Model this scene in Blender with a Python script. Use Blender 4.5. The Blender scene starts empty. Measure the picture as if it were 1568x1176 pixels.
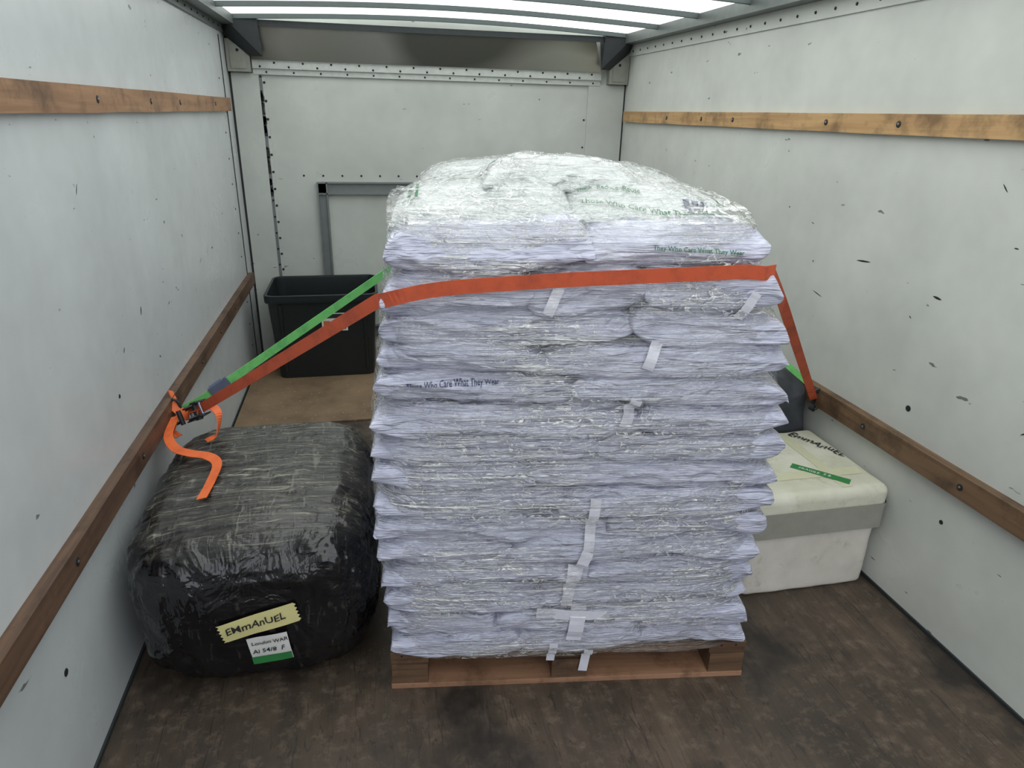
import bpy, bmesh, math, random
import numpy as np
from mathutils import Vector, Matrix, noise
from mathutils.bvhtree import BVHTree
random.seed(7)
scn=bpy.context.scene
try:
    scn.view_settings.view_transform='Standard'
    scn.view_settings.look='None'
except Exception as e: print(e)

W=2.3; YB=4.31; H=1.84; Y0=-0.9

# ------------------------------------------------------------ helpers
def link(o,parent=None):
    bpy.context.collection.objects.link(o)
    if parent: o.parent=parent
    return o
def mesh_obj(name,verts,faces,mat=None,parent=None,smooth=False,mats=None,midx=None):
    me=bpy.data.meshes.new(name); me.from_pydata([tuple(v) for v in verts],[],faces); me.update()
    o=bpy.data.objects.new(name,me)
    if mats:
        for m in mats: me.materials.append(m)
        if midx is not None: me.polygons.foreach_set("material_index",midx)
    elif mat: me.materials.append(mat)
    if smooth: me.polygons.foreach_set("use_smooth",[True]*len(me.polygons))
    return link(o,parent)
class MB:
    def __init__(s): s.v=[];s.f=[];s.m=[]
    def add(s,v,f,m=0):
        b=len(s.v); s.v+= [tuple(x) for x in v]; s.f+=[tuple(i+b for i in q) for q in f]; s.m+=[m]*len(f)
    def box(s,x0,x1,y0,y1,z0,z1,m=0):
        v=[(x0,y0,z0),(x1,y0,z0),(x1,y1,z0),(x0,y1,z0),(x0,y0,z1),(x1,y0,z1),(x1,y1,z1),(x0,y1,z1)]
        s.add(v,[(0,3,2,1),(4,5,6,7),(0,1,5,4),(1,2,6,5),(2,3,7,6),(3,0,4,7)],m)
    def disc(s,c,n,r,h,m=0,k=10):
        n=Vector(n).normalized(); a=n.orthogonal().normalized(); b=n.cross(a); c=Vector(c)
        v=[];
        for j,(rr,hh) in enumerate([(1,0),(1,h*.5),(.6,h)]):
            for i in range(k):
                t=2*math.pi*i/k; v.append(c+n*hh+(a*math.cos(t)+b*math.sin(t))*r*rr)
        f=[]
        for j in range(2):
            for i in range(k): f.append((j*k+i,j*k+(i+1)%k,(j+1)*k+(i+1)%k,(j+1)*k+i))
        f.append(tuple(range(2*k,3*k)))
        s.add(v,f,m)
    def tube(s,pts,r,m=0,k=8):
        pts=[Vector(p) for p in pts]; v=[];f=[]
        for i,p in enumerate(pts):
            t=(pts[min(i+1,len(pts)-1)]-pts[max(i-1,0)]).normalized()
            a=t.orthogonal().normalized() if i==0 else (a-t*a.dot(t)).normalized()
            b=t.cross(a)
            for j in range(k):
                q=2*math.pi*j/k; v.append(p+(a*math.cos(q)+b*math.sin(q))*r)
        for i in range(len(pts)-1):
            for j in range(k): f.append((i*k+j,i*k+(j+1)%k,(i+1)*k+(j+1)%k,(i+1)*k+j))
        f.append(tuple(range(k))[::-1]); f.append(tuple((len(pts)-1)*k+j for j in range(k)))
        s.add(v,f,m)
    def obj(s,name,mats,parent=None,smooth=False,bevel=0):
        o=mesh_obj(name,s.v,s.f,parent=parent,mats=mats,midx=s.m,smooth=smooth)
        if bevel:
            b=o.modifiers.new("bev","BEVEL"); b.width=bevel; b.segments=2; b.limit_method='ANGLE'
        return o

# ------------------------------------------------------------ node helpers
class NT:
    def __init__(s,name):
        s.m=bpy.data.materials.new(name); s.m.use_nodes=True; s.t=s.m.node_tree; s.n=s.t.nodes
        s.b=s.n["Principled BSDF"]; s.out=s.n["Material Output"]
    def pos(s,kind='Object'):
        tc=s.n.new("ShaderNodeTexCoord"); return tc.outputs[kind]
    def mapv(s,src,scale=(1,1,1),rot=(0,0,0),loc=(0,0,0)):
        m=s.n.new("ShaderNodeMapping"); m.inputs['Scale'].default_value=scale; m.inputs['Rotation'].default_value=rot; m.inputs['Location'].default_value=loc
        s.t.links.new(src,m.inputs['Vector']); return m.outputs[0]
    def noise(s,src,scale,detail=3,rough=.55,dist=0):
        n=s.n.new("ShaderNodeTexNoise"); n.inputs['Scale'].default_value=scale; n.inputs['Detail'].default_value=min(detail,4)
        n.inputs['Roughness'].default_value=rough; n.inputs['Distortion'].default_value=dist
        s.t.links.new(src,n.inputs['Vector']); return n.outputs['Fac']
    def voro(s,src,scale,feature='F1'):
        n=s.n.new("ShaderNodeTexVoronoi"); n.feature=feature; n.inputs['Scale'].default_value=scale
        s.t.links.new(src,n.inputs['Vector']); return n.outputs['Distance']
    def ramp(s,fac,stops):
        r=s.n.new("ShaderNodeValToRGB"); e=r.color_ramp.elements
        while len(e)<len(stops): e.new(.5)
        for q,(p,c) in zip(e,stops):
            q.position=p; q.color=(*c,1) if len(c)==3 else c
        s.t.links.new(fac,r.inputs[0]); return r.outputs[0]
    def mr(s,fac,a,b,c=0,d=1):
        r=s.n.new("ShaderNodeMapRange"); r.inputs[1].default_value=a; r.inputs[2].default_value=b; r.inputs[3].default_value=c; r.inputs[4].default_value=d
        s.t.links.new(fac,r.inputs[0]); return r.outputs[0]
    def math(s,op,a,b=None,clamp=False):
        r=s.n.new("ShaderNodeMath"); r.operation=op; r.use_clamp=clamp
        for i,x in enumerate([a,b]):
            if x is None: continue
            if isinstance(x,(int,float)): r.inputs[i].default_value=x
            else: s.t.links.new(x,r.inputs[i])
        return r.outputs[0]
    def ridge(s,f,k=2.0): return s.math('MULTIPLY',s.math('ABSOLUTE',s.math('SUBTRACT',f,.5)),k)
    def mix(s,fac,a,b,mode='MIX'):
        r=s.n.new("ShaderNodeMix"); r.data_type='RGBA'; r.blend_type=mode
        for i,x in ((0,fac),(6,a),(7,b)):
            if isinstance(x,(int,float)): r.inputs[i].default_value=x
            elif isinstance(x,tuple): r.inputs[i].default_value=(*x,1)
            else: s.t.links.new(x,r.inputs[i])
        return r.outputs[2]
    def bump(s,h,strength=.3,dist=.01,normal=None):
        b=s.n.new("ShaderNodeBump"); b.inputs['Strength'].default_value=strength; b.inputs['Distance'].default_value=dist
        s.t.links.new(h,b.inputs['Height'])
        if normal is not None: s.t.links.new(normal,b.inputs['Normal'])
        return b.outputs[0]
    def set(s,**k):
        for key,x in k.items():
            key=key.replace('_',' ')
            i=s.b.inputs[key]
            if isinstance(x,(int,float)): i.default_value=x
            elif isinstance(x,tuple): i.default_value=(*x,1) if len(x)==3 else x
            else: s.t.links.new(x,i)
        return s.m

def srgb(r,g,b):
    f=lambda c:(c/255/12.92 if c/255<=.04045 else ((c/255+.055)/1.055)**2.4)
    return (f(r),f(g),f(b))

def wall_mat(name,base,gloss=.30):
    t=NT(name); p=t.pos('Object')
    sm=t.noise(p,1.6,4,.7); c=t.mix(t.mr(sm,.33,.68),base,tuple(x*.80 for x in base))
    s=t.noise(t.mapv(p,(5,7,18),(.4,.2,.9),(5,5,5)),2.2,2,.5)
    c=t.mix(t.mr(s,.735,.765,0,.8),c,(.08,.085,.08))
    v=t.voro(p,7.5)
    k=t.math('MULTIPLY',t.mr(v,.040,.026,0,1),t.mr(sm,.50,.54,0,1),True)
    c=t.mix(k,c,(.10,.10,.09))
    t.set(Base_Color=c,Roughness=t.mr(sm,.3,.7,gloss-.08,gloss+.15))
    return t.m
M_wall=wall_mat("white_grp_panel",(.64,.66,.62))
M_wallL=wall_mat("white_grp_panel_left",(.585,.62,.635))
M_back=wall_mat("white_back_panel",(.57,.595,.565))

def wood_mat(name,a,b,axis=1):
    t=NT(name); p=t.pos('Object')
    sc=[40,40,40]; sc[axis]=2.0
    g=t.noise(t.mapv(p,tuple(sc)),1,4,.6,.6)
    c=t.ramp(g,[(.3,a),(.7,b)])
    n=t.noise(p,7,4,.7); c=t.mix(t.mr(n,.48,.68,0,.75),c,tuple(x*.35 for x in a))
    t.set(Base_Color=c,Roughness=.55,Normal=t.bump(g,.25,.003)); return t.m
M_railU=wood_mat("varnished_plywood_rail",srgb(164,126,84),srgb(196,160,112))
M_railU2=wood_mat("worn_wood_rail",srgb(132,98,70),srgb(160,122,90))
M_railL=wood_mat("dark_wood_rail",srgb(78,58,46),srgb(110,84,66))
M_railR=wood_mat("brown_wood_rail",srgb(94,72,54),srgb(126,98,72))
M_pal=wood_mat("weathered_pallet_wood",srgb(78,58,44),srgb(116,88,66),0)
M_palb=wood_mat("pallet_wood_bottom",srgb(136,100,76),srgb(166,126,100),0)

def simple(name,col,rough=.5,metal=0,bs=0,bscale=40,var=.15):
    t=NT(name); p=t.pos('Object'); n=t.noise(p,bscale,3,.6)
    c=t.mix(n,tuple(x*(1-var) for x in col),tuple(min(1,x*(1+var)) for x in col))
    t.set(Base_Color=c,Roughness=rough,Metallic=metal)
    if bs: t.set(Normal=t.bump(n,bs,.004))
    return t.m
M_alu=simple("scuffed_aluminium",srgb(190,194,190),.42,.35,.2,30,.2)
M_grey=simple("grey_steel",srgb(112,118,116),.45,.5,.2,25,.2)
M_frame=simple("grey_frame_steel",srgb(122,128,128),.5,.3,.1,25,.12)
M_dark=simple("dark_steel",srgb(62,66,68),.5,.5,.2,30)
M_black=simple("black_gasket",(.015,.015,.016),.6)
M_screw=simple("screw_head",(.03,.03,.03),.4,.6)
M_screwl=simple("zinc_rivet",(.25,.25,.24),.4,.8)
t=NT("brushed_metal_beam"); p=t.pos('Object')
a=t.noise(t.mapv(p,(1.3,1,5)),1.3,0,.5)
c=t.ramp(a,[(.38,srgb(112,112,104)),(.62,srgb(176,177,168))])  # broad blurred reflections painted into the metal colour
M_beam=t.set(Base_Color=c,Roughness=.30,Metallic=.8)
# floor
t=NT("dark_phenolic_floor"); p=t.pos('Object')
n1=t.noise(p,1.6,4,.65,.3); n2=t.noise(t.mapv(p,(9,1.0,1)),2.2,4,.7,.2); n3=t.noise(p,22,4,.75)
c=t.ramp(n1,[(.30,srgb(48,41,35)),(.5,srgb(80,68,57)),(.68,srgb(104,88,74))])
c=t.mix(t.mr(n2,.36,.68,0,.65),c,srgb(52,45,39)); c=t.mix(t.mr(n3,.5,.8,0,.55),c,srgb(134,118,102))
n4=t.noise(t.mapv(p,(1,1,1),(0,0,.4),(4,7,0)),2.7,4,.6); c=t.mix(t.mr(n4,.50,.64,0,.85),c,srgb(30,26,24))
s=t.noise(t.mapv(p,(7,.6,1),(0,0,.12)),5,2,.5); c=t.mix(t.mr(t.math('ABSOLUTE',t.math('SUBTRACT',s,.5)),.012,0,0,.6),c,srgb(34,28,26))
M_floor=t.set(Base_Color=c,Roughness=t.mr(n3,.3,.7,.42,.7),Normal=t.bump(n3,.25,.004))
t=NT("brown_hardboard_sheet"); p=t.pos('Object')
n1=t.noise(p,4,4,.7); c=t.ramp(n1,[(.3,srgb(98,80,62)),(.65,srgb(132,110,86))])
k=t.voro(p,26); c=t.mix(t.mr(k,.14,.07,0,.5),c,srgb(190,170,150))
M_ply=t.set(Base_Color=c,Roughness=.7)
t=NT("emissive_fibreglass_roof")
M_roof=t.set(Base_Color=(.8,.83,.82),Roughness=.6,Emission_Color=(.96,1,.975),Emission_Strength=1.8)  # daylight through the translucent roof is set as emission of the panel

# ------------------------------------------------------------ room
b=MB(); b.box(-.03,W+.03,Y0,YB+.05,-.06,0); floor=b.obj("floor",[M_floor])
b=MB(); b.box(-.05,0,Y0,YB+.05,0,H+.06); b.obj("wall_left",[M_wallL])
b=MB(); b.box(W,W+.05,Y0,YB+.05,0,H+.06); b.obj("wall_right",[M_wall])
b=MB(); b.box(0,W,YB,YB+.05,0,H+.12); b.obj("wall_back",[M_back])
v=[];f=[];nx=16
for i in range(nx+1):
    x=-.03+(W+.06)*i/nx; z=H+.055+.035*math.sin(math.pi*i/nx)
    for y in (Y0,YB+.05): v.append((x,y,z))
for i in range(nx): f.append((2*i,2*i+1,2*i+3,2*i+2))
mesh_obj("ceiling",v,f,M_roof,smooth=True)
b=MB()
for y in [4.17-.46*k for k in range(11)]:
    for i in range(nx):
        x0=.03+(W-.06)*i/nx; x1=.03+(W-.06)*(i+1)/nx
        z0=H+.05+.035*math.sin(math.pi*i/nx); z1=H+.05+.035*math.sin(math.pi*(i+1)/nx)
        w=.011
        vv=[(x0,y-w,z0-.022),(x1,y-w,z1-.022),(x1,y+w,z1-.022),(x0,y+w,z0-.022),(x0,y-w,z0),(x1,y-w,z1),(x1,y+w,z1),(x0,y+w,z0)]
        b.add(vv,[(0,3,2,1),(4,5,6,7),(0,1,5,4),(2,3,7,6)])
b.obj("roof_bows",[simple("painted_roof_bow",srgb(90,100,100),.5,.2)])
b=MB(); b.box(0,.075,Y0,YB,H+.005,H+.05); b.box(.0,.012,Y0,YB,H-.03,H+.005)
for k in range(40): b.disc((.012,4.2-k*.12,H-.012),(1,0,0),.005,.004,1)
b.obj("trim_1",[M_grey,M_screw])
b=MB(); b.box(W-.075,W,Y0,YB,H+.0,H+.05); b.box(W-.008,W,Y0,YB,H-.06,H,2)
for k in range(44): b.disc((W-.008,4.2-k*.11,H-.035),(-1,0,0),.0055,.004,1)
b.obj("trim_2",[M_grey,M_screw,M_wall])
def rail(name,x0,x1,y1,z0,z1,mat,side,bolts):
    N=60; v=[];f=[]
    for i in range(N+1):
        y=Y0+(y1-Y0)*i/N
        d=.0015*noise.noise(Vector((y*3,z0,0))); e=.002*noise.noise(Vector((y*4,z1,5)))
        for (x,z) in ((x0,z0+e),(x1,z0+e),(x1,z1+d),(x0,z1+d)): v.append((x,y,z))
    for i in range(N):
        for j in range(4): f.append((i*4+j,i*4+(j+1)%4,(i+1)*4+(j+1)%4,(i+1)*4+j))
    f.append((0,1,2,3)); f.append(tuple(4*N+j for j in (3,2,1,0)))
    b=MB(); b.add(v,f,0)
    xf=x1 if side>0 else x0
    for y in bolts:
        b.disc((xf,y,(z0+z1)/2),(side,0,0),.010,.002,1,12); b.disc((xf+side*.002,y,(z0+z1)/2),(side,0,0),.004,.002,2,8)
    return b.obj(name,[mat,M_black,M_screwl])
rail("trim_3",0,.022,4.13,1.425,1.49,M_railU2,1,[3.0,2.1,2.6,3.7])
rail("trim_4",W-.022,W,4.25,1.415,1.475,M_railU,-1,[3.6,2.9,2.25,1.9,3.2])
rail("trim_5",0,.03,4.16,.48,.545,M_railL,1,[3.5,2.7,1.9,1.4,3.1])
rail("trim_6",W-.03,W,4.25,.475,.545,M_railR,-1,[1.75,1.35,2.5,3.1])
b=MB(); b.box(0,.006,Y0,YB,0,.012); b.obj("baseboard_left",[M_dark])
b=MB(); b.box(W-.006,W,Y0,YB,0,.012); b.obj("baseboard_right",[M_dark])
b=MB()
b.box(0,.012,YB-.012,YB,0,H); b.box(W-.010,W,YB-.010,YB,0,H)
b.box(0,.004,YB-.2,YB-.195,.0,H-.05)
b.obj("trim_7",[M_black])
b=MB()
b.box(.012,.155,YB-.012,YB,0,1.62,0); b.box(2.06,W-.01,YB-.012,YB,0,1.62,0)
b.box(.155,.172,YB-.006,YB,0,1.60,2)
b.box(.172,.19,YB-.009,YB,0,1.60,0)
z=.15
while z<1.58:
    b.disc((.182,YB-.009,z),(0,-1,0),.007,.004,1); b.disc((.165,YB-.006,z+.03),(0,-1,0),.006,.004,1)
    z+=.095
for z in [.3+.16*i for i in range(8)]: b.disc((2.045,YB,z),(0,-1,0),.006,.004,1)
for i in range(16): b.disc((.35+.11*i,YB,1.08),(0,-1,0),.006,.004,1)
for i in range(34):
    z=.95+random.random()*.63; b.box(.157,.157+.006+random.random()*.012,YB-.011,YB-.0,z,z+.012+random.random()*.03,1)
b.obj("trim_8",[M_back,M_black,M_frame])
b=MB(); b.box(.13,2.13,YB-.03,YB,1.645,1.685,0); b.box(.13,2.13,YB-.016,YB,1.615,1.645,0); b.box(.13,2.13,YB-.034,YB,1.682,1.690,0)
for i in range(26):
    b.disc((.17+.076*i,YB-.03,1.655+.02*(i%2)),(0,-1,0),.006,.003,1)
for i in range(14): b.disc((.2+.145*i,YB-.016,1.628),(0,-1,0),.0055,.003,1)
b.obj("trim_9",[M_alu,M_screw])
b=MB()
v=[(.13,YB-.045,1.688),(2.12,YB-.045,1.688),(2.06,YB-.10,1.86),(.19,YB-.10,1.86),(.13,YB,1.688),(2.12,YB,1.688),(2.06,YB,1.87),(.19,YB,1.87)]
b.add(v,[(0,1,2,3),(0,4,5,1),(3,2,6,7),(0,3,7,4),(1,5,6,2)],0)
b.box(.10,2.2,YB-.108,YB-.10,1.845,1.875,1)
for s in (0,1):
    X=lambda x: x if s==0 else W-x
    v=[(X(.005),YB-.05,1.80),(X(.005),YB-.16,1.90),(X(.19),YB-.13,1.88),(X(.20),YB-.11,1.70),(X(.13),YB-.06,1.70),(X(.005),YB-.02,1.80),(X(.19),YB-.02,1.88)]
    fs=[(0,1,2,3,4),(1,6,2),(0,5,1),(2,6,3)]
    if s: fs=[q[::-1] for q in fs]
    b.add(v,fs,1)
    x0,x1=sorted((X(.005),X(.125)))
    b.box(x0,x1,YB-.05,YB,1.625,1.785,2); 
    b.box(x0+.02,x1-.02,YB-.055,YB-.05,1.64,1.76,2)
    b.disc(((x0+x1)/2,YB-.055,1.73),(0,-1,0),.008,.004,3)
b.obj("trim_10",[M_beam,M_dark,simple("galvanised_bracket",srgb(150,152,144),.45,.4,.2,30),M_screw])
b=MB()
fx0,fx1,fz0,fz1,fw=.42,1.80,.10,1.045,.06
def chan(x0,x1,z0,z1,vert):
    b.box(x0,x1,YB-.014,YB,z0,z1,0)
    if vert: b.box(x0,x0+.008,YB-.03,YB-.014,z0,z1,0); b.box(x1-.008,x1,YB-.03,YB-.014,z0,z1,0)
    else: b.box(x0,x1,YB-.03,YB-.014,z0,z0+.008,0); b.box(x0,x1,YB-.03,YB-.014,z1-.008,z1,0)
chan(fx0,fx0+fw,fz0,fz1,True); chan(fx1-fw,fx1,fz0,fz1,True)
chan(fx0+.0081,fx1-.0081,fz1-fw-.01,fz1+.0005,False); chan(fx0+.008,fx1-.008,fz0-.0005,fz0+fw,False)
b.obj("trim_11",[M_frame])
b=MB()
for i in range(12): b.disc((0,4.0,.15+.13*i),(1,0,0),.005,.003,0)
for (y,z,r) in ((1.30,.30,.009),(2.6,.32,.006),(1.9,.7,.006),(3.3,.85,.005)): b.disc((0,y,z),(1,0,0),r,.002,0)
for (y,z,r) in ((1.62,.63,.010),(1.4,.36,.007),(2.0,.33,.007)): b.disc((W,y,z),(-1,0,0),r,.002,0)
def scuff(side,y,z,L,h,ang):
    x=0.0006 if side>0 else W-.0006
    ca,sa=math.cos(ang),math.sin(ang); v=[]
    for (a,c) in ((-1,0),(-.5,-.5),(.2,-.6),(1,-.1),(.6,.4),(0,.6),(-.7,.35)):
        yy=a*L/2;zz=c*h/2; v.append((x,y+yy*ca-zz*sa,z+yy*sa+zz*ca))
    b.add(v,[tuple(range(7))[::side]],0)
for a in ((-1,1.95,1.02,.07,.010,-.1),(-1,1.62,.98,.035,.012,.1),(-1,1.7,.90,.012,.006,.6),(-1,1.5,1.3,.03,.006,.8),(-1,1.25,.72,.02,.006,-.7),(-1,2.25,1.1,.02,.005,.3),(-1,1.42,1.16,.015,.006,.0),(-1,2.15,.86,.06,.006,.2),
          (1,2.2,.86,.03,.012,1.2),(1,2.0,.80,.02,.007,.9),(1,2.9,.75,.03,.004,1.3),(1,3.2,.85,.05,.004,1.35),(1,1.9,1.25,.03,.005,1.0)): scuff(*a)
b.obj("trim_12",[M_black])
b=MB(); b.box(.012,1.25,3.16,YB-.02,0.0,.010); o=b.obj("floor_hardboard_sheet",[M_ply])

# ------------------------------------------------------------ load frame of reference
uvec=Vector((.96,-.13,0)).normalized(); vvec=Vector((-uvec.y,uvec.x,0)); O=Vector((.69,1.42,0))
LM=Matrix(((uvec.x,vvec.x,0,O.x),(uvec.y,vvec.y,0,O.y),(0,0,1,0),(0,0,0,1)))
def L2W(u,v,z): return LM@Vector((u,v,z))
b=MB(); PW=.969; PD=1.0
for i in range(7):
    v0=i*(PD/7)+.004; b.box(0,PW,v0,v0+PD/7-.022 if i else v0+.11,.098,.116,0)
for v0 in (0,.45,.89): b.box(0,PW,v0,v0+.11,0,.016,1)
for u0 in (0,.43,.869):
    b.box(u0,u0+.10,.01,PD-.01,.078,.098,0)
    for v0 in (.002,.45,.892): b.box(u0+.002,u0+.098,v0,v0+.106,.016,.078,0)
for u0 in (.03,.07,.46,.5,.9,.94): b.disc((u0,.004,.107),(0,-1,0),.003,.002,2)
pal=b.obj("wooden_pallet",[M_pal,M_palb,M_screw],bevel=.002); pal.matrix_world=LM

# ------------------------------------------------------------ bags
def interp(z,tab):
    if z<=tab[0][0]: return tab[0][1]
    for (a,x),(c,y) in zip(tab,tab[1:]):
        if z<=c: return x+(y-x)*(z-a)/(c-a)
    return tab[-1][1]
UL=[(.12,.008),(.3,-.004),(.5,-.018),(.8,-.012),(.93,.006),(1.1,.026),(1.2,.034),(1.3,.042),(1.4,.07)]
UR=[(.12,.952),(.3,.934),(.45,.938),(.6,.950),(.78,.952),(.93,.930),(1.03,.915),(1.1,.880),(1.18,.858),(1.3,.852),(1.4,.84)]
VF=[(.12,.0),(.4,-.012),(.8,-.015),(1.05,.0),(1.15,.02),(1.22,.05),(1.3,.10),(1.4,.15)]
def deform(u,v,z):
    a=interp(z,UL); c=interp(z,UR); f=interp(z,VF)
    un=a+(c-a)*u/.96
    vn=f+(1.0-f)*v if v>0 else f+v
    m=.006
    if un>c-m: un=c-m+(un-c+m)*.45
    if un<a+m: un=a+m+(un-a-m)*.45
    if vn<f-.010: vn=f-.010+(vn-f+.010)*.5
    s=max(0,min(1,(z-.98)/.2))
    du=1-((u-.50)/.52)**2
    zz=z+s*(.020+.052*max(du,0)*max(0,min(1,(v+.05)/.3)))
    return un,vn,max(zz,.1165)
NZ=noise.noise
def pillow(b,cu,cv,cz,L,D,T,nu,nv,seed,tilt=0,pu=5,pt=4,amp=1,mi=0,roll=0,row=0,crisp=False):
    sv=Vector((seed*3.17,seed*1.31,seed*2.23))
    verts=[];faces=[]
    lean=random.uniform(-.45,.25)
    def P(i,j,top):
        a=-1+2*i/nu; c=-1+2*j/nv
        s=math.sin(a*math.pi/2)*.6+a*.4
        if crisp: t_=-(1-(1+c)**3) if c<0 else 1-(1-c)**1.5
        else: t_=math.sin(c*math.pi/2)*.75+c*.25
        hs=max(0,1-abs(s)**pu)**.5; ht=max(0,1-abs(t_)**pt)**.5
        h=hs*ht
        u=s*L/2; v=t_*D/2; z=top*T*h
        q=Vector((u*3.5,v*9,z*18))+sv
        n1=NZ(q)
        n2=1-2.4*abs(NZ(Vector((u*3.0+z*9,v*8,z*30))+sv*1.7))
        n4=1-2.4*abs(NZ(Vector((u*11-z*24,v*8,z*14))+sv*2.1))
        n5=1-2.4*abs(NZ(Vector((u*14+z*30,v*12,z*24))+sv*.7))
        w=amp*(h**.4)
        z+=top*w*(.007*n1+.004*n2)
        v+= (-1 if t_<0 else 1)*abs(t_)**2*amp*(.012*n1+.010*n2+.006*n4+.004*n5-.006)
        v+= (-1 if t_<0 else 1)*lean*z*abs(t_)**2
        e=(1-hs)
        z+= e*(.024*NZ(Vector((seed,a,v*6)))-.006)
        z+= (1-ht)*.020*NZ(Vector((u*6,seed,3)))
        v+= e*.014*NZ(Vector((u*9,z*5,seed*1.9)))
        z+= math.tan(tilt)*u+math.tan(roll)*v
        if row is not None: z+=.012*NZ(Vector(((cu+u)*3.5,row*.8,7.7)))
        return deform(cu+u,cv+v,cz+z)
    idx={}
    for top in (1,-1):
        for i in range(nu+1):
            for j in range(nv+1):
                edge=i in(0,nu) or j in (0,nv)
                if edge and top==-1: idx[(i,j,-1)]=idx[(i,j,1)]; continue
                idx[(i,j,top)]=len(verts); verts.append(P(i,j,top))
    for top in (1,-1):
        for i in range(nu):
            for j in range(nv):
                q=(idx[(i,j,top)],idx[(i+1,j,top)],idx[(i+1,j+1,top)],idx[(i,j+1,top)])
                faces.append(q if top==1 else q[::-1])
    b.add(verts,faces,mi)
b=MB(); NL=15; dz=.0715
splits=[[.36,.70],[.30,.68],[.42],[.56],[.34,.72],[.60],[.46],[.38],[.55],[.64],[.48],[.40],[.62],[.36,.66],[.52],[.58]]
for k in range(NL):
    cz=.118+dz*(k+.5); sp=[0]+splits[k]+[1]
    for a,c in zip(sp,sp[1:]):
        jit=random.uniform(-.012,.012)
        L=(c-a)*.96+.026
        pillow(b,(a+c)/2*.96,.17+jit,cz+random.uniform(-.004,.004),L,.36,.041,int(130*L)+12,46,k*7+a*3+1,tilt=random.uniform(-.055,.055),amp=1.2,pu=random.choice((4,5,7)),pt=8,row=k,crisp=True)
    for r in (1,2):
        s2=random.uniform(.4,.6)
        for a,c in ((0,s2),(s2,1)):
            pillow(b,(a+c)/2*.96,.17+.33*r,cz,(c-a)*.96+.02,.35,.043,18,14,k*11+r*5+a+40,tilt=random.uniform(-.03,.03),pu=9,pt=8)
pillow(b,.23,.30,1.195,.50,.44,.042,90,70,201,tilt=.01,amp=1.7,mi=1,roll=.03,row=None,pu=6,pt=5)
pillow(b,.73,.29,1.190,.52,.42,.042,90,70,207,tilt=-.02,amp=1.7,mi=1,roll=.05,row=None,pu=6,pt=5)
pillow(b,.47,.36,1.232,.46,.34,.038,80,60,219,tilt=-.02,amp=1.9,mi=1,row=None,roll=-.02,pu=3,pt=3)
pillow(b,.27,.75,1.20,.50,.44,.045,34,30,230,amp=1.5,mi=1,row=None)
pillow(b,.72,.75,1.20,.50,.44,.045,34,30,241,amp=1.5,mi=1,row=None)
def bagmat(name,c1,c2,sc):
    t=NT(name); p=t.pos('Object')
    w=t.ridge(t.noise(t.mapv(p,sc[0],(0,.10,0)),1.5,3,.6,.5))
    w2=t.noise(t.mapv(p,sc[1],(0,-.5,0)),2.0,1,.5,1.0)
    bh=t.math('ADD',w,t.ridge(w2,2.4))
    c=t.mix(w2,c1,c2)
    t.set(Base_Color=c,Roughness=.32,Normal=t.bump(bh,.85,.012),Specular_IOR_Level=.5)
    w3=t.noise(t.mapv(p,sc[2],(0,-.20,.1)),1.4,2,.6,.4)
    t.set(Coat_Weight=1.0,Coat_Roughness=.07,Coat_IOR=1.7); t.t.links.new(t.bump(t.math('ADD',w3,w),1.0,.026),t.b.inputs['Coat Normal'])
    return t.m
M_bag=bagmat("lilac_white_polythene_bag",srgb(178,180,205),srgb(197,199,220),((3.2,9,52),(6,9,11),(3,12,110)))
M_bagT=bagmat("white_printed_polythene_bag",srgb(188,195,196),srgb(208,213,212),((9,24,30),(9,9,11),(12,40,60)))
stack=b.obj("wrapped_mail_bag_stack",[M_bag,M_bagT],smooth=True); stack.matrix_world=LM
bvh=BVHTree.FromPolygons([Vector(x) for x in b.v],b.f)
def front_hit(u,z,off=.004):
    h=bvh.ray_cast(Vector((u,-.5,z)),Vector((0,1,0)))
    return Vector((u,(h[0].y if h[0] else .0)-off,z))
def top_hit(u,v,off=.004):
    h=bvh.ray_cast(Vector((u,v,2)),Vector((0,0,-1)))
    return Vector((u,v,(h[0].z if h[0] else 1.3)+off))
M_tag=simple("white_paper_tag",srgb(210,210,222),.6,0,.1)
b=MB()
def tag(u0,z0,u1,z1,w,m=0,n=10,off=.005):
    d=Vector((u1-u0,z1-z0)); L=d.length; d/=L; pr=Vector((-d.y,d.x)); v=[]
    ys=[[front_hit(u0+d.x*L*i/n+pr.x*w*k, z0+d.y*L*i/n+pr.y*w*k,off).y for k in (-.5,0,.5)] for i in range(n+1)]
    ys=[min(r) for r in ys]
    ys=[min(ys[max(0,i-1):i+2]) for i in range(n+1)]
    for i in range(n+1):
        for k in (-.5,.5):
            v.append((u0+d.x*L*i/n+pr.x*w*k, ys[i], z0+d.y*L*i/n+pr.y*w*k))
    b.add(v,[(2*i,2*i+1,2*i+3,2*i+2) for i in range(n)],m)
for (a0,b0,a1,b1,w) in ((.47,.40,.455,.28,.028),(.43,.16,.425,.085,.022),(.525,.13,.515,.045,.024),(.62,.99,.60,.93,.026),(.40,1.11,.375,1.05,.024),
    (.83,1.10,.80,1.04,.022),(.51,.60,.50,.45,.026),(.585,.86,.56,.79,.026),(.49,.28,.48,.17,.04),(.57,.245,.38,.262,.03),(.50,.45,.47,.36,.03)):
    tag(a0,b0,a1,b1,w)
tags=b.obj("paper_tags",[M_tag],smooth=False); tags.parent=stack
sol=tags.modifiers.new("s","SOLIDIFY"); sol.thickness=.0008
M_green=simple("green_print",srgb(20,100,60),.5); M_navy=simple("navy_print",srgb(34,44,92),.5); M_ink=simple("black_marker_ink",(.02,.02,.025),.6)
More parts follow.
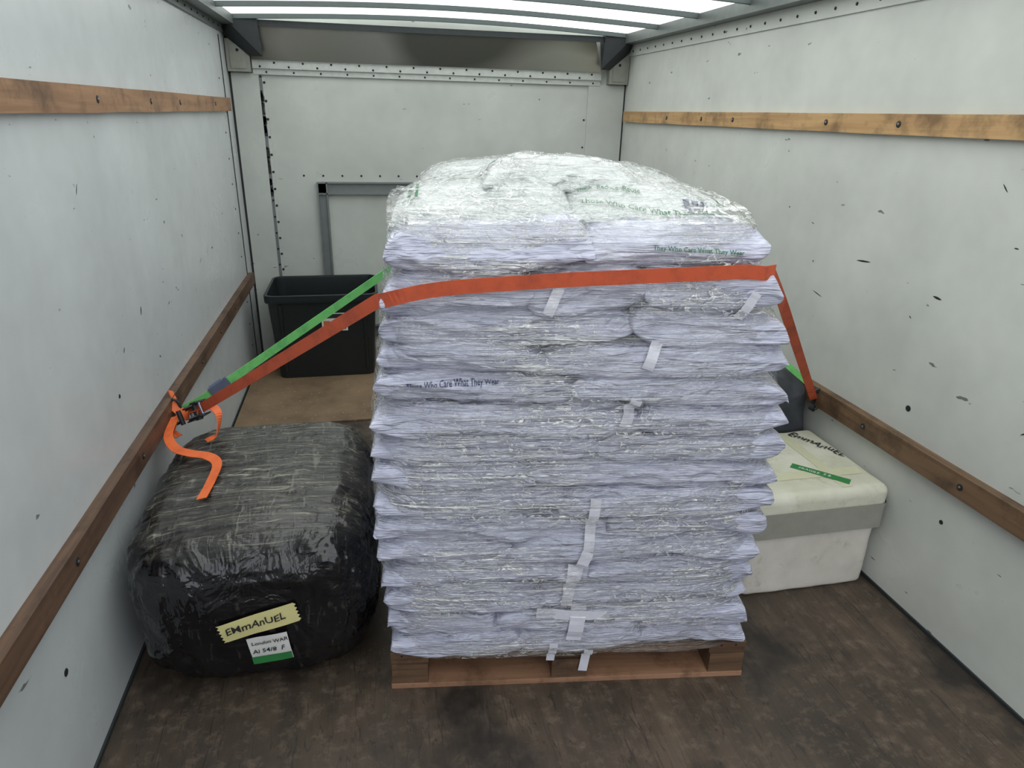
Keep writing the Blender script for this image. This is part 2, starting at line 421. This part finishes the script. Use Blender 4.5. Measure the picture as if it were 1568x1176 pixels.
def text_mesh(body,size):
    c=bpy.data.curves.new("t","FONT"); c.body=body; c.size=size; c.resolution_u=2; c.align_x='LEFT'; c.offset=size*.012
    o=bpy.data.objects.new("t",c); bpy.context.collection.objects.link(o)
    dg=bpy.context.evaluated_depsgraph_get(); me=bpy.data.meshes.new_from_object(o.evaluated_get(dg))
    bm=bmesh.new(); bm.from_mesh(me)
    bmesh.ops.triangulate(bm,faces=bm.faces)
    bmesh.ops.subdivide_edges(bm,edges=[e for e in bm.edges if e.calc_length()>size*.25],cuts=1)
    bmesh.ops.triangulate(bm,faces=bm.faces)
    v=[x.co.copy() for x in bm.verts]; bm.verts.index_update(); f=[tuple(x.index for x in q.verts) for q in bm.faces]
    bm.free(); bpy.data.objects.remove(o); return v,f
def put_text(name,body,size,fn,mat,parent,ang=0,hand=0):
    v,f=text_mesh(body,size); ca,sa=math.cos(ang),math.sin(ang); vv=[]
    for x in v:
        a,c=x.x,x.y
        if hand:
            c*=1+.3*NZ(Vector((a*30,1,hand))); c+=size*.2*NZ(Vector((a*28,7,hand))); a+=c*.25*NZ(Vector((a*22,3,hand)))+c*.12
        vv.append(fn(a*ca-c*sa,a*sa+c*ca))
    return mesh_obj(name,vv,f,mat,parent)
put_text("print_1","Those Who Care What They Wear",.014,lambda x,y: front_hit(.07+x,.885+y,.0035),M_navy,stack,.02)
put_text("print_2","Those Who Care What They",.021,lambda x,y: top_hit(.46+x,.15+y*1.4,.0065),M_green,stack,-.12)
put_text("print_3","Think  Reduce  Reuse",.017,lambda x,y: top_hit(.46+x,.22+y*1.4,.0065),M_green,stack,-.1)
put_text("print_4","They Who Care What They Wear",.014,lambda x,y: front_hit(.60+x,1.185+y,.006),M_green,stack,-.04)
put_text("print_5","Those Who Care",.012,lambda x,y: front_hit(.50+x,.232+y,.008),M_ink,stack,.0)
b=MB()
def patch(fn,w,h,m,n=8,org=(0,0),ang=0):
    v=[];ca,sa=math.cos(ang),math.sin(ang)
    for i in range(n+1):
        for j in range(n+1):
            x=org[0]+w*i/n;y=org[1]+h*j/n; v.append(fn(x*ca-y*sa,x*sa+y*ca))
    b.add(v,[(i*(n+1)+j,(i+1)*(n+1)+j,(i+1)*(n+1)+j+1,i*(n+1)+j+1) for i in range(n) for j in range(n)],m)
tf=lambda x,y: top_hit(.70+x,.13+y,.0075)
for i in range(3):
    for j in range(2):
        patch(tf,.015,.022,1,3,(i*.021,j*.030),-.1)
patch(tf,.10,.010,0,6,(-.01,-.02),-.1); patch(tf,.005,.10,0,6,(.085,-.02),-.1)
tl=lambda x,y: top_hit(.07+x,.2+y,.0075)
patch(tl,.007,.10,0,6,(0,0)); patch(tl,.007,.10,0,6,(.016,0)); patch(tl,.12,.008,0,6,(.12,.05),.3); patch(tl,.05,.007,0,6,(.22,.16),.5)
b.obj("print_marks",[M_green,M_navy],parent=stack)

# ------------------------------------------------------------ stretch film
def film():
    NA=340; v=[];f=[]; ZT=1.195; nz=140; ZB=.1165
    zs=[ZB+(ZT-ZB)*i/nz for i in range(nz+1)]
    def ring(z,k,zfun=None):
        a=interp(z,UL)-.016; c=interp(z,UR)+.016; fr=interp(z,VF)-.026; bk=1.02
        cu=(a+c)/2; hu=(c-a)/2; cv=(fr+bk)/2; hv=(bk-fr)/2
        out=[]
        for i in range(NA):
            th=2*math.pi*i/NA; co,si=math.cos(th),math.sin(th)
            r=(abs(co)**9+abs(si)**9)**(-1/9)
            u=cu+hu*k*r*co; vv=cv+hv*k*r*si
            zz=z
            if zfun: zz=zfun(u,vv,k)
            pk=.003*NZ(Vector((u*7,vv*7,zz*22)))+.0035*(.4-abs(NZ(Vector((u*9+zz*24,vv*20,zz*70)))))
            if not zfun: pk-=.004*abs(math.cos(math.pi*(z-.118)/dz))
            out.append((u+co*pk*1.5*(k),vv+si*pk*1.5*k,zz+(.008*(.4-abs(NZ(Vector((u*12,vv*12,3)))))+.007*(.4-abs(NZ(Vector((u*30,vv*30,3))))) if zfun else 0)))
        return out
    for z in zs: v+=ring(z,1.0)
    ks=[.985,.97,.95,.93,.91,.88,.85,.82,.79,.75,.71,.67,.62,.57,.52,.46,.4,.34,.27,.2,.12,.04]
    def zf(u,vv,k):
        h=top_hit(min(max(u,.05),.85),min(max(vv,.08),.97),0).z
        return max(ZT+min(1,(1-k)*12)*.05, min(h,1.40)+.005)
    for k in ks: v+=ring(ZT,k,zf)
    n=len(zs)+len(ks)
    for r in range(n-1):
        for i in range(NA):
            f.append((r*NA+i,r*NA+(i+1)%NA,(r+1)*NA+(i+1)%NA,(r+1)*NA+i))
    t=NT("stretch_film"); p=t.pos('Object')
    s1=t.noise(t.mapv(p,(2.4,9,85),(0,.16,0)),1.5,3,.6,.6)
    s2=t.noise(t.mapv(p,(1.5,1.5,3),(0,-.6,.1)),1.8,1,.5,.5)
    s4=t.noise(t.mapv(p,(14,6,30),(0,-.5,.6)),1.4,2,.6,.8)      # bunched diagonal pleats
    rd=t.mr(t.ridge(s4,2.0),.05,0,0,1)
    lines=t.math('MAXIMUM',t.mr(s1,.54,.68,0,1),rd)  # white film wrinkles, doubling as streak highlights painted in opaque white
    sep=t.n.new("ShaderNodeSeparateXYZ"); t.t.links.new(p,sep.inputs[0])
    topw=t.mr(sep.outputs[2],1.14,1.26,0,.03)
    amt=t.math('MAXIMUM',t.mr(s2,.42,.60,.10,.95),t.mr(sep.outputs[2],1.12,1.24,0,.35))
    fac=t.math('ADD',t.math('MULTIPLY',lines,amt),t.math('ADD',topw,.015),True)
    nb=t.bump(t.math('ADD',s1,t.ridge(s4,1.4)),1.0,.030)
    t.set(Base_Color=(.95,.955,.96),Roughness=.14,Normal=nb)
    tr=t.n.new("ShaderNodeBsdfTransparent"); mx=t.n.new("ShaderNodeMixShader")
    gl=t.n.new("ShaderNodeBsdfGlossy"); gl.inputs['Roughness'].default_value=.09; t.t.links.new(nb,gl.inputs['Normal'])
    m0=t.n.new("ShaderNodeMixShader"); t.t.links.new(t.mr(s2,.40,.62,.09,.24),m0.inputs[0]); t.t.links.new(tr.outputs[0],m0.inputs[1]); t.t.links.new(gl.outputs[0],m0.inputs[2])
    t.t.links.new(fac,mx.inputs[0]); t.t.links.new(m0.outputs[0],mx.inputs[1]); t.t.links.new(t.b.outputs[0],mx.inputs[2]); t.t.links.new(mx.outputs[0],t.out.inputs[0])
    return mesh_obj("stretch_film_wrap",v,f,t.m,stack,True)
film()

# ------------------------------------------------------------ straps
def crom(pts,n=10):
    P=[Vector(p) for p in pts]; P=[P[0]*2-P[1]]+P+[P[-1]*2-P[-2]]; out=[]
    for i in range(1,len(P)-2):
        for k in range(n):
            t=k/n; a,b_,c,d=P[i-1],P[i],P[i+1],P[i+2]
            out.append(.5*((2*b_)+(-a+c)*t+(2*a-5*b_+4*c-d)*t*t+(-a+3*b_-3*c+d)*t**3))
    out.append(P[-2]); return out
def ribbon(b,pts,wd,width=.03,th=.0022,m=0):
    v=[];f=[];n=len(pts)
    for i,p in enumerate(pts):
        t=(pts[min(i+1,n-1)]-pts[max(i-1,0)]).normalized()
        w=wd(i/(n-1)) if callable(wd) else wd
        w=(w-t*w.dot(t)).normalized(); nn=t.cross(w)
        for a,c in ((-1,-1),(1,-1),(1,1),(-1,1)): v.append(p+w*a*width/2+nn*c*th/2)
    for i in range(n-1):
        for j in range(4): f.append((i*4+j,i*4+(j+1)%4,(i+1)*4+(j+1)%4,(i+1)*4+j))
    f.append((3,2,1,0)); f.append(tuple(4*(n-1)+j for j in range(4)))
    b.add(v,f,m)
def strapmat(name,col,dark):
    t=NT(name); p=t.pos('Object'); n=t.noise(p,18,4,.7)
    c=t.mix(t.mr(n,.45,.75,0,.7),col,dark); return t.set(Base_Color=c,Roughness=.6)
M_or=strapmat("orange_webbing",srgb(196,84,50),srgb(136,58,42)); M_orb=strapmat("bright_orange_webbing",srgb(240,116,60),srgb(200,80,35)); M_gr=strapmat("green_webbing",srgb(124,212,120),srgb(70,150,88))
AL=Vector((.045,2.24,.50)); AR=Vector((W-.045,1.995,.505))
Zv=Vector((0,0,1))
b=MB()
zt=lambda u: interp(u,[(0,1.072),(.06,1.090),(.12,1.103),(.2,1.112),(.4,1.126),(.6,1.136),(.8,1.146),(.9,1.138)])
us=[.055+.785*i/18 for i in range(19)]
raw=[min(front_hit(max(.05,min(.84,u+d)),zt(u)+e,0).y for d in (-.02,0,.02) for e in (-.012,0,.012)) for u in us]
hv=[]
for i,u in enumerate(us):
    best=raw[i]
    for a in range(i+1):
        for c in range(i,len(us)):
            if a!=c:
                y=raw[a]+(raw[c]-raw[a])*(u-us[a])/(us[c]-us[a]); best=min(best,y)
    hv.append(min(best-.010, interp(zt(u),VF)-.034))
fpts=[L2W(u,y,zt(u)) for u,y in zip(us,hv)]
left_c=L2W(.012,.035,1.066)
left_m=L2W(.020,.0,1.074)
right_pts=[L2W(.872,hv[-1]+.022,1.142),L2W(.895,.06,1.125)]
start=Vector((.13,2.15,.54))
seg1=[start.lerp(left_c,k/12) for k in range(12)]
path=seg1+crom([left_c,left_m]+fpts,4)+right_pts
ribbon(b,path,Zv,.031,.0025,0)
e0=right_pts[-1]; seg=[e0.lerp(AR,k/14) for k in range(15)]
ribbon(b,seg,lambda s: Zv*max(0,1-s*4)+Vector((.272,-.095,.185))*3*min(1,s*4+.05),.026,.0025,0)
ribbon(b,crom([AL+Vector((-.02,.0,.03)),AL+Vector((.03,-.02,-.01)),AL+Vector((.05,-.05,.03)),start],6),Vector((0,.6,.8)),.03,.003,1)
ribbon(b,crom([(.02,2.28,.56),(.045,2.24,.50),(.03,2.20,.44),(.042,2.22,.43)],6),Vector((0,1,0)),.028,.003,1)
ribbon(b,crom([(.10,2.17,.53),(.17,2.13,.56),(.205,2.08,.55),(.20,2.05,.50),(.17,2.03,.485)],7),Vector((.2,1,.2)),.026,.002,1)
ribbon(b,crom([(.045,2.2,.50),(.05,2.08,.49),(.09,1.99,.487),(.14,1.94,.492),(.20,1.90,.498),(.235,1.85,.497),(.235,1.76,.492),(.225,1.68,.484)],8),lambda s: Vector((1,.4-.4*s,.25)),.028,.002,1)
dirn=(left_c-start).normalized(); side=Vector((0,0,1)); side=(side-dirn*side.dot(dirn)).normalized(); nn=dirn.cross(side)
def obox(mb,c,a,bb,cc,ha,hb,hc,m):
    v=[c+a*ha*x+bb*hb*y+cc*hc*z for x,y,z in ((-1,-1,-1),(1,-1,-1),(1,1,-1),(-1,1,-1),(-1,-1,1),(1,-1,1),(1,1,1),(-1,1,1))]
    mb.add(v,[(0,3,2,1),(4,5,6,7),(0,1,5,4),(1,2,6,5),(2,3,7,6),(3,0,4,7)],m)
rc=start-dirn*.015
for s in (-1,1):
    obox(b,rc+side*s*.022,dirn,nn,side,.055,.018,.0022,2)
    obox(b,rc+side*s*.018-dirn*.02+nn*.012,(dirn+nn*.4).normalized(),(nn-dirn*.4).normalized(),side,.05,.012,.0022,2)
b.tube([rc-side*.03,rc+side*.03],.012,2); b.tube([rc+dirn*.04-side*.025,rc+dirn*.04+side*.025],.005,3)
b.tube([rc-dirn*.06+nn*.03-side*.024,rc-dirn*.06+nn*.03+side*.024],.008,4); b.tube([rc-dirn*.045-side*.025,rc-dirn*.045+side*.025],.005,3)
ringp=[AL+Vector((-.01,.0,0))+Vector((math.cos(q)*.02,0,math.sin(q)*.045)) for q in [i*2*math.pi/16 for i in range(17)]]
b.tube(ringp,.005,2,6)
ringp=[AR+Vector((.01,.0,0))+Vector((math.cos(q)*.02,0,math.sin(q)*.04)) for q in [i*2*math.pi/16 for i in range(17)]]
b.tube(ringp,.005,2,6)
ribbon(b,crom([AR+Vector((.0,0,.0)),AR+Vector((-.02,-.02,-.03)),AR+Vector((.02,.02,-.04)),AR+Vector((.03,.03,.0)),AR+Vector((.01,0,.03))],6),Vector((0,1,0)),.022,.002,4)
b.obj("orange_ratchet_strap",[M_or,M_orb,M_dark,simple("zinc_plated_steel",srgb(150,160,185),.3,.8),M_black])
b=MB()
gs=Vector((.14,2.24,.55)); gl=L2W(-.01,1.045,.95); gr=L2W(.965,1.045,.945)
gdir=(gl-gs).normalized()
ribbon(b,[AL.lerp(gs,k/4) for k in range(5)],Zv,.024,.002,0)
ribbon(b,[gs.lerp(gl,k/14) for k in range(15)],Zv,.028,.0022,0)
ribbon(b,[gl.lerp(gr,k/10) for k in range(11)],Zv,.030,.0022,0)
ARg=AR+Vector((-.01,.03,.05))
ribbon(b,[gr.lerp(ARg,k/10) for k in range(11)],Zv,.022,.0022,0)
gside=(Zv-gdir*Zv.dot(gdir)).normalized(); gn=gdir.cross(gside)
obox(b,gs+gdir*.05,gdir,gn,gside,.035,.006,.018,1); b.tube([gs+gdir*.08-gside*.02,gs+gdir*.08+gside*.02],.005,1)
obox(b,gs+gdir*.045+gn*-.008,gdir,gn,gside,.022,.005,.020,1)
b.obj("green_cam_buckle_strap",[M_gr,simple("zinc_buckle",srgb(130,138,165),.3,.8)])

# ------------------------------------------------------------ black wrapped bundle
def bundle():
    C=Vector((.355,1.845,.24)); hx,hy,hz=.315,.370,.24
    NU,NV=260,160; v=[];f=[]
    sg=lambda x,p: math.copysign(abs(x)**p,x)
    for j in range(NV+1):
        ph=-math.pi/2+math.pi*j/NV; cp,sp=math.cos(ph),math.sin(ph)
        for i in range(NU):
            th=2*math.pi*i/NU; ct,st=math.cos(th),math.sin(th)
            x=sg(ct,.40)*sg(cp,.24); y=sg(st,.40)*sg(cp,.24); z=sg(sp,.36)
            k=1-.10*max(0,-z)**1.5 -.04*max(0,z)**2
            p=Vector((x*hx*k,y*hy*k,z*hz))
            p.z+= -.03*(p.x/hx)**2*max(z,0) -.025*max(0,-p.y/hy)**2*max(z,0)
            n=Vector((p.x/hx**2,p.y/hy**2,p.z/hz**2)).normalized()
            q=p*5; fr=max(0,1-max(0,z)**4)
            d=.012*NZ(q)+.010*(.5-abs(NZ(p*9+Vector((3,1,2)))))
            d+=.020*fr*(.4-abs(NZ(Vector((p.x*15+p.z*5,p.y*15,p.z*4)))))
            d+=.009*fr*(.4-abs(NZ(Vector((p.x*34-p.z*12,p.y*34,p.z*9)))))
            d+=.009*fr*(.4-abs(NZ(Vector((p.x*7,p.y*7,p.z*24+4)))))
            tp=max(0,z)
            d+=tp*.009*(.4-abs(NZ(Vector((p.x*5,p.y*42,2)))))
            d-=tp*.007*max(0,math.cos(p.y*44+1.2*NZ(q)))**4
            p+=n*d
            p.z=max(p.z,-C.z+.001)
            w=C+p; w.x=max(w.x,.012)
            v.append(w)
    for j in range(NV):
        for i in range(NU): f.append((j*NU+i,j*NU+(i+1)%NU,(j+1)*NU+(i+1)%NU,(j+1)*NU+i))
    t=NT("black_plastic_wrap"); p=t.pos('Object')
    sz=t.n.new("ShaderNodeSeparateXYZ"); t.t.links.new(p,sz.inputs[0])
    s1=t.noise(t.mapv(p,(4,40,30),(0,0,.12)),1.6,4,.65,.8)
    s2=t.noise(t.mapv(p,(34,5,8),(0,.3,.2)),1.6,2,.65,.8)
    s3=t.noise(p,11,3,.6,.6)
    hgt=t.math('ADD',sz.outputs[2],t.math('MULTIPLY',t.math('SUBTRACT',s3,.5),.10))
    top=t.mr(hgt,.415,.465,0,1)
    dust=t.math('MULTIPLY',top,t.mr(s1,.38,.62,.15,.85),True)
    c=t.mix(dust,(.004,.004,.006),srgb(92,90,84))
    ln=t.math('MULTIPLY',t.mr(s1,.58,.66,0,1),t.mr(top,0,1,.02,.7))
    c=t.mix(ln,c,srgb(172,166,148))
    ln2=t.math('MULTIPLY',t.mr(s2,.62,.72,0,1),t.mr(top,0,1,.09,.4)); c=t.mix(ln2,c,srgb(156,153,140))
    bh=t.math('ADD',t.math('MULTIPLY',t.math('MULTIPLY',s1,top),1.5),t.math('ADD',t.ridge(s3,2.0),t.math('MULTIPLY',s2,.25)))
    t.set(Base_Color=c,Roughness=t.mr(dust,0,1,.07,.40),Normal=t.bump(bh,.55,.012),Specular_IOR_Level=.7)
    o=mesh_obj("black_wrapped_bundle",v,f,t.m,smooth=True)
    bv=BVHTree.FromPolygons(v,f)
    def hit(x,z,off=.004):
        h=bv.ray_cast(Vector((x,0,z)),Vector((0,1,0)))
        return h[0]+Vector((0,-off,0)) if h[0] else Vector((x,1.6,z))
    return o,hit
bun,bhit0=bundle()
def bhit(x,z,off=.004):
    ys=[bhit0(x+dx,z+dz,off).y for dx in (-.012,0,.012) for dz in (-.012,0,.012)]
    return Vector((x,min(ys)*.6+sum(ys)/9*.4,z))
def patch2(fn,w,h,org,ang,nx=14,ny=8,jag=0):
    v=[];ca,sa=math.cos(ang),math.sin(ang)
    for i in range(nx+1):
        for j in range(ny+1):
            x=-w/2+w*i/nx;y=-h/2+h*j/ny
            if i in(0,nx): x+=jag*((j%2)-.5)
            v.append(fn(org[0]+x*ca-y*sa,org[1]+x*sa+y*ca))
    return v,[(i*(ny+1)+j,(i+1)*(ny+1)+j,(i+1)*(ny+1)+j+1,i*(ny+1)+j+1) for i in range(nx) for j in range(ny)]
M_yel=simple("yellow_masking_tape",srgb(214,206,146),.6,0,.2,20,.06); M_whl=simple("white_label",srgb(220,220,218),.5,0,0,20,.04); M_grn=simple("green_label",srgb(50,130,70),.5)
TC=(.372,.240); TA=.20
v,f=patch2(lambda x,z:bhit(x,z,.008),.19,.060,TC,TA,24,10,jag=.006); mesh_obj("tape_label",v,f,M_yel,bun)
put_text("tape_writing","EMmAnUEL",.030,lambda x,y: bhit(TC[0]-.080+x,TC[1]-.024+y,.0105),M_ink,bun,TA,hand=3)
LC=(.388,.148); LA=.09
v,f=patch2(lambda x,z:bhit(x,z,.008),.10,.095,LC,LA,20,14); mesh_obj("paper_label",v,f,M_whl,bun)
v,f=patch2(lambda x,z:bhit(x,z,.0095),.10,.026,(LC[0]+.002,LC[1]-.034),LA,20,5); mesh_obj("label_green_band",v,f,M_grn,bun)
put_text("label_text_1","London WAR",.016,lambda x,y: bhit(LC[0]-.044+x,LC[1]+.018+y,.0105),M_ink,bun,LA,hand=5)
put_text("label_text_2","Al 54/8  F",.020,lambda x,y: bhit(LC[0]-.043+x,LC[1]-.011+y,.0105),M_ink,bun,LA,hand=8)

# ------------------------------------------------------------ black plastic bin
def rrect(cx,cy,hx,hy,r,n=6):
    o=[]
    for (sx,sy,a0) in ((1,1,0),(-1,1,90),(-1,-1,180),(1,-1,270)):
        for k in range(n+1):
            a=math.radians(a0+90*k/n); o.append((cx+sx*(hx-r)+r*math.cos(a),cy+sy*(hy-r)+r*math.sin(a)))
    return o
v=[];f=[]
cx,cy=.43,4.0
prof=[(.86,.012,0),(.87,.012,0),(.955,.455,0),(1.0,.458,0),(1.005,.47,0),(1.005,.498,0),(.99,.50,0),(.955,.50,0),(.95,.49,0),(.85,.03,0)]
hx,hy=.305,.25; k=0
for (s,z,_) in prof:
    o=rrect(cx,cy,hx*s,hy*s+(.0 if s>.9 else -.01),.05*s); k=len(o)
    v+=[(a,c,z) for a,c in o]
for r in range(len(prof)-1):
    for i in range(k): f.append((r*k+i,r*k+(i+1)%k,(r+1)*k+(i+1)%k,(r+1)*k+i))
f.append(tuple(range(k))[::-1]); f.append(tuple((len(prof)-1)*k+i for i in range(k)))
b=MB(); b.add(v,f,0)
M_bin=simple("black_bin_plastic",srgb(30,36,38),.34,0,.1,60,.2)
def bl(x0,x1,z0,z1,d,m):
    yf=lambda z: cy-(.2125+(.239-.2125)*(z-.012)/(.443))-d
    b.add([(x0,yf(z0),z0),(x1,yf(z0),z0),(x1,yf(z1),z1),(x0,yf(z1),z1)],[(0,1,2,3)],m)
bl(.42,.56,.29,.395,.004,1); bl(.425,.555,.365,.39,.005,3); bl(.43,.465,.30,.35,.005,2); bl(.48,.55,.30,.335,.005,3)
for x in (.20,.65):
    yb=lambda z: cy-(.205+(.239-.205)*(z-.012)/.443)
    b.add([(x,yb(.05)-.012,.05),(x+.014,yb(.05)-.012,.05),(x+.014,yb(.45)-.012,.45),(x,yb(.45)-.012,.45),(x-.004,yb(.05)+.01,.05),(x+.018,yb(.05)+.01,.05),(x+.018,yb(.45)+.01,.45),(x-.004,yb(.45)+.01,.45)],[(0,1,2,3),(0,3,7,4),(1,5,6,2)],0)
bi=b.obj("black_plastic_bin",[M_bin,M_whl,simple("orange_sticker",srgb(200,110,60),.5),M_ink])

# ------------------------------------------------------------ polystyrene box
b=MB()
x0,x1,y0,y1,zt_=1.81,2.286,1.59,2.02,.375
def rbox(b,x0,x1,y0,y1,z0,z1,r,m,n=5,dent=0):
    cx,cy=(x0+x1)/2,(y0+y1)/2; hx,hy=(x1-x0)/2,(y1-y0)/2
    prof=[]
    for k in range(n+1):
        a=math.pi/2*k/n; prof.append((r*(1-math.sin(a)),z0+r*(1-math.cos(a))))
    for k in range(9): prof.append((0,z0+r+(z1-z0-2*r)*(k+.5)/9))
    for k in range(n+1):
        a=math.pi/2*k/n; prof.append((r*(1-math.cos(a)),z1-r+r*math.sin(a)))
    v=[];f=[];K=0
    for (ins,z) in prof:
        R=.03
        pts=rrect(cx,cy,hx-ins,hy-ins,max(R-ins,.004),5)
        dd=[]
        for i in range(len(pts)):
            p=Vector(pts[i]); q=Vector(pts[(i+1)%len(pts)]); L=(q-p).length
            s=14 if L>.08 else 1
            for t_ in range(s): dd.append(p.lerp(q,t_/s))
        K=len(dd)
        for p in dd:
            nz=dent*NZ(Vector((p.x*14,p.y*14,z*14)))
            v.append((min(p.x+nz*(1 if p.x<cx else -1)*.6,W-.002),p.y+nz,z+(nz if z>z1-r else 0)))
    for r_ in range(len(prof)-1):
        for i in range(K): f.append((r_*K+i,r_*K+(i+1)%K,(r_+1)*K+(i+1)%K,(r_+1)*K+i))
    f.append(tuple(range(K))[::-1]); f.append(tuple((len(prof)-1)*K+i for i in range(K)))
    b.add(v,f,m)
rbox(b,x0+.006,x1-.012,y0+.004,y1-.004,0,.285,.016,2,dent=.003)
rbox(b,x0-.004,x1+.004,y0-.004,y1+.004,.245,zt_,.030,0,dent=.003)
def band(z0,z1,off,m):
    pts=rrect((x0+x1)/2,(y0+y1)/2,(x1-x0)/2+off,(y1-y0)/2+off,.034,6); k=len(pts); v=[];f=[]
    N=4
    for j in range(N+1):
        z=z0+(z1-z0)*j/N
        for i,p in enumerate(pts): v.append((min(p[0],W-.0015),p[1]+.001*NZ(Vector((p[0]*20,z*40,0))),z+.004*NZ(Vector((p[0]*6,p[1]*6,1)))))
    for j in range(N):
        for i in range(k): f.append((j*k+i,j*k+(i+1)%k,(j+1)*k+(i+1)%k,(j+1)*k+i))
    b.add(v,f,m)
band(.225,.315,.007,1)
def foam(name,a,c2):
    t=NT(name); p=t.pos('Object'); n=t.noise(p,5,3,.65)
    c=t.ramp(n,[(.3,a),(.65,c2)]); n2=t.noise(p,14,4,.7); c=t.mix(t.mr(n2,.56,.74,0,.55),c,srgb(164,158,138))
    return t.set(Base_Color=c,Roughness=.4,Normal=t.bump(n2,.4,.008))
M_foam=foam("taped_polystyrene_lid",srgb(202,201,180),srgb(226,225,210)); M_foam2=foam("polystyrene_foam",srgb(206,200,190),srgb(226,221,213))
M_tape=simple("grey_brown_packing_tape",srgb(154,154,144),.25,0,.5,22,.12)
box=b.obj("polystyrene_cool_box",[M_foam,M_tape,M_foam2],smooth=True)
bt=BVHTree.FromPolygons([Vector(x) for x in b.v],b.f)
def bth(x,y,off=.003):
    h=bt.ray_cast(Vector((x,y,1)),Vector((0,0,-1))); return Vector((x,y,(h[0].z if h[0] else .37)+off))
G0=Vector((2.04,1.765)); G1=Vector((2.165,1.632)); gd=G1-G0
v,f=patch2(lambda x,y:bth(x,y,.0015),gd.length,.034,tuple((G0+G1)/2),math.atan2(gd.y,gd.x),10,2); mesh_obj("green_tape_strip",v,f,M_grn,box)
put_text("tape_strip_text","FRAGILE  5 8",.018,lambda x,y: bth(2.05+x,1.742+y,.0025),M_whl,box,math.atan2(gd.y,gd.x),hand=2)
put_text("marker_writing","EmmAnuEL",.046,lambda x,y: bth(2.165+x,1.985+y,.003),M_ink,box,-1.12,hand=4)
for (a,c_,w,n_) in (((1.84,1.70),(2.25,1.70),.045,"tape_strip_1"),((2.14,1.61),(2.14,2.0),.04,"tape_strip_2")):
    A_=Vector(a);B_=Vector(c_);d=B_-A_
    v,f=patch2(lambda x,y:bth(x,y,.001),d.length,w,tuple((A_+B_)/2),math.atan2(d.y,d.x),14,3); mesh_obj(n_,v,f,simple("clear_yellow_"+n_,srgb(212,212,182),.2,0,.3,20,.05),box,True)

# ------------------------------------------------------------ dark holdall behind box
v=[];f=[];NU,NV=100,70
C=Vector((2.115,2.215,.285)); sg=lambda x,p: math.copysign(abs(x)**p,x)
for j in range(NV+1):
    ph=-math.pi/2+math.pi*j/NV; cp,sp=math.cos(ph),math.sin(ph)
    for i in range(NU):
        th=2*math.pi*i/NU; ct,st=math.cos(th),math.sin(th)
        p=Vector((sg(ct,.35)*sg(cp,.32)*.168,sg(st,.35)*sg(cp,.32)*.19,sg(sp,.5)*.285))
        n=p.normalized(); d=.035*(.35-abs(NZ(p*9+Vector((9,4,1)))))+.012*NZ(p*18)
        p+=n*d; p.z=max(p.z,-.284); w=C+p; w.x=min(w.x,W-.033); w.y=max(w.y,2.032); v.append(w)
for j in range(NV):
    for i in range(NU): f.append((j*NU+i,j*NU+(i+1)%NU,(j+1)*NU+(i+1)%NU,(j+1)*NU+i))
t=NT("charcoal_fabric"); p=t.pos('Object'); n=t.noise(p,12,3,.7)
c=t.mix(n,srgb(28,30,36),srgb(76,80,86)); M_cloth=t.set(Base_Color=c,Roughness=.8,Normal=t.bump(n,.5,.01))
mesh_obj("charcoal_fabric_bag",v,f,M_cloth,smooth=True)

# ------------------------------------------------------------ light: overcast yard seen through the open rear
w=bpy.data.worlds.new("w"); scn.world=w; w.use_nodes=True; nt=w.node_tree
tc=nt.nodes.new("ShaderNodeTexCoord"); sp=nt.nodes.new("ShaderNodeSeparateXYZ"); nt.links.new(tc.outputs['Generated'],sp.inputs[0])
rp=nt.nodes.new("ShaderNodeValToRGB"); nt.links.new(sp.outputs[2],rp.inputs[0])
e=rp.color_ramp.elements; e[0].position=.0; e[0].color=(.14,.135,.13,1); e[1].position=.06; e[1].color=(.89,.935,1,1)
nt.links.new(rp.outputs[0],nt.nodes["Background"].inputs[0]); nt.nodes["Background"].inputs[1].default_value=1.7

# ------------------------------------------------------------ camera
fpx,p_,yaw,roll,cx,h=1036.5847,0.3804,0.2155,0.0251,0.6896,1.4488
fwd=Vector((math.sin(yaw)*math.cos(p_),math.cos(yaw)*math.cos(p_),-math.sin(p_)))
r=Vector((math.cos(yaw),-math.sin(yaw),0)); u=r.cross(fwd)
c_,s_=math.cos(roll),math.sin(roll); r2=r*c_+u*s_; u2=-r*s_+u*c_
cam=bpy.data.cameras.new("camera"); co=bpy.data.objects.new("camera",cam); link(co)
M=Matrix((r2,u2,-fwd)).transposed().to_4x4(); M.translation=Vector((cx,0,h)); co.matrix_world=M
cam.sensor_width=36; cam.lens=fpx/1568*36; cam.clip_start=.02
scn.camera=co
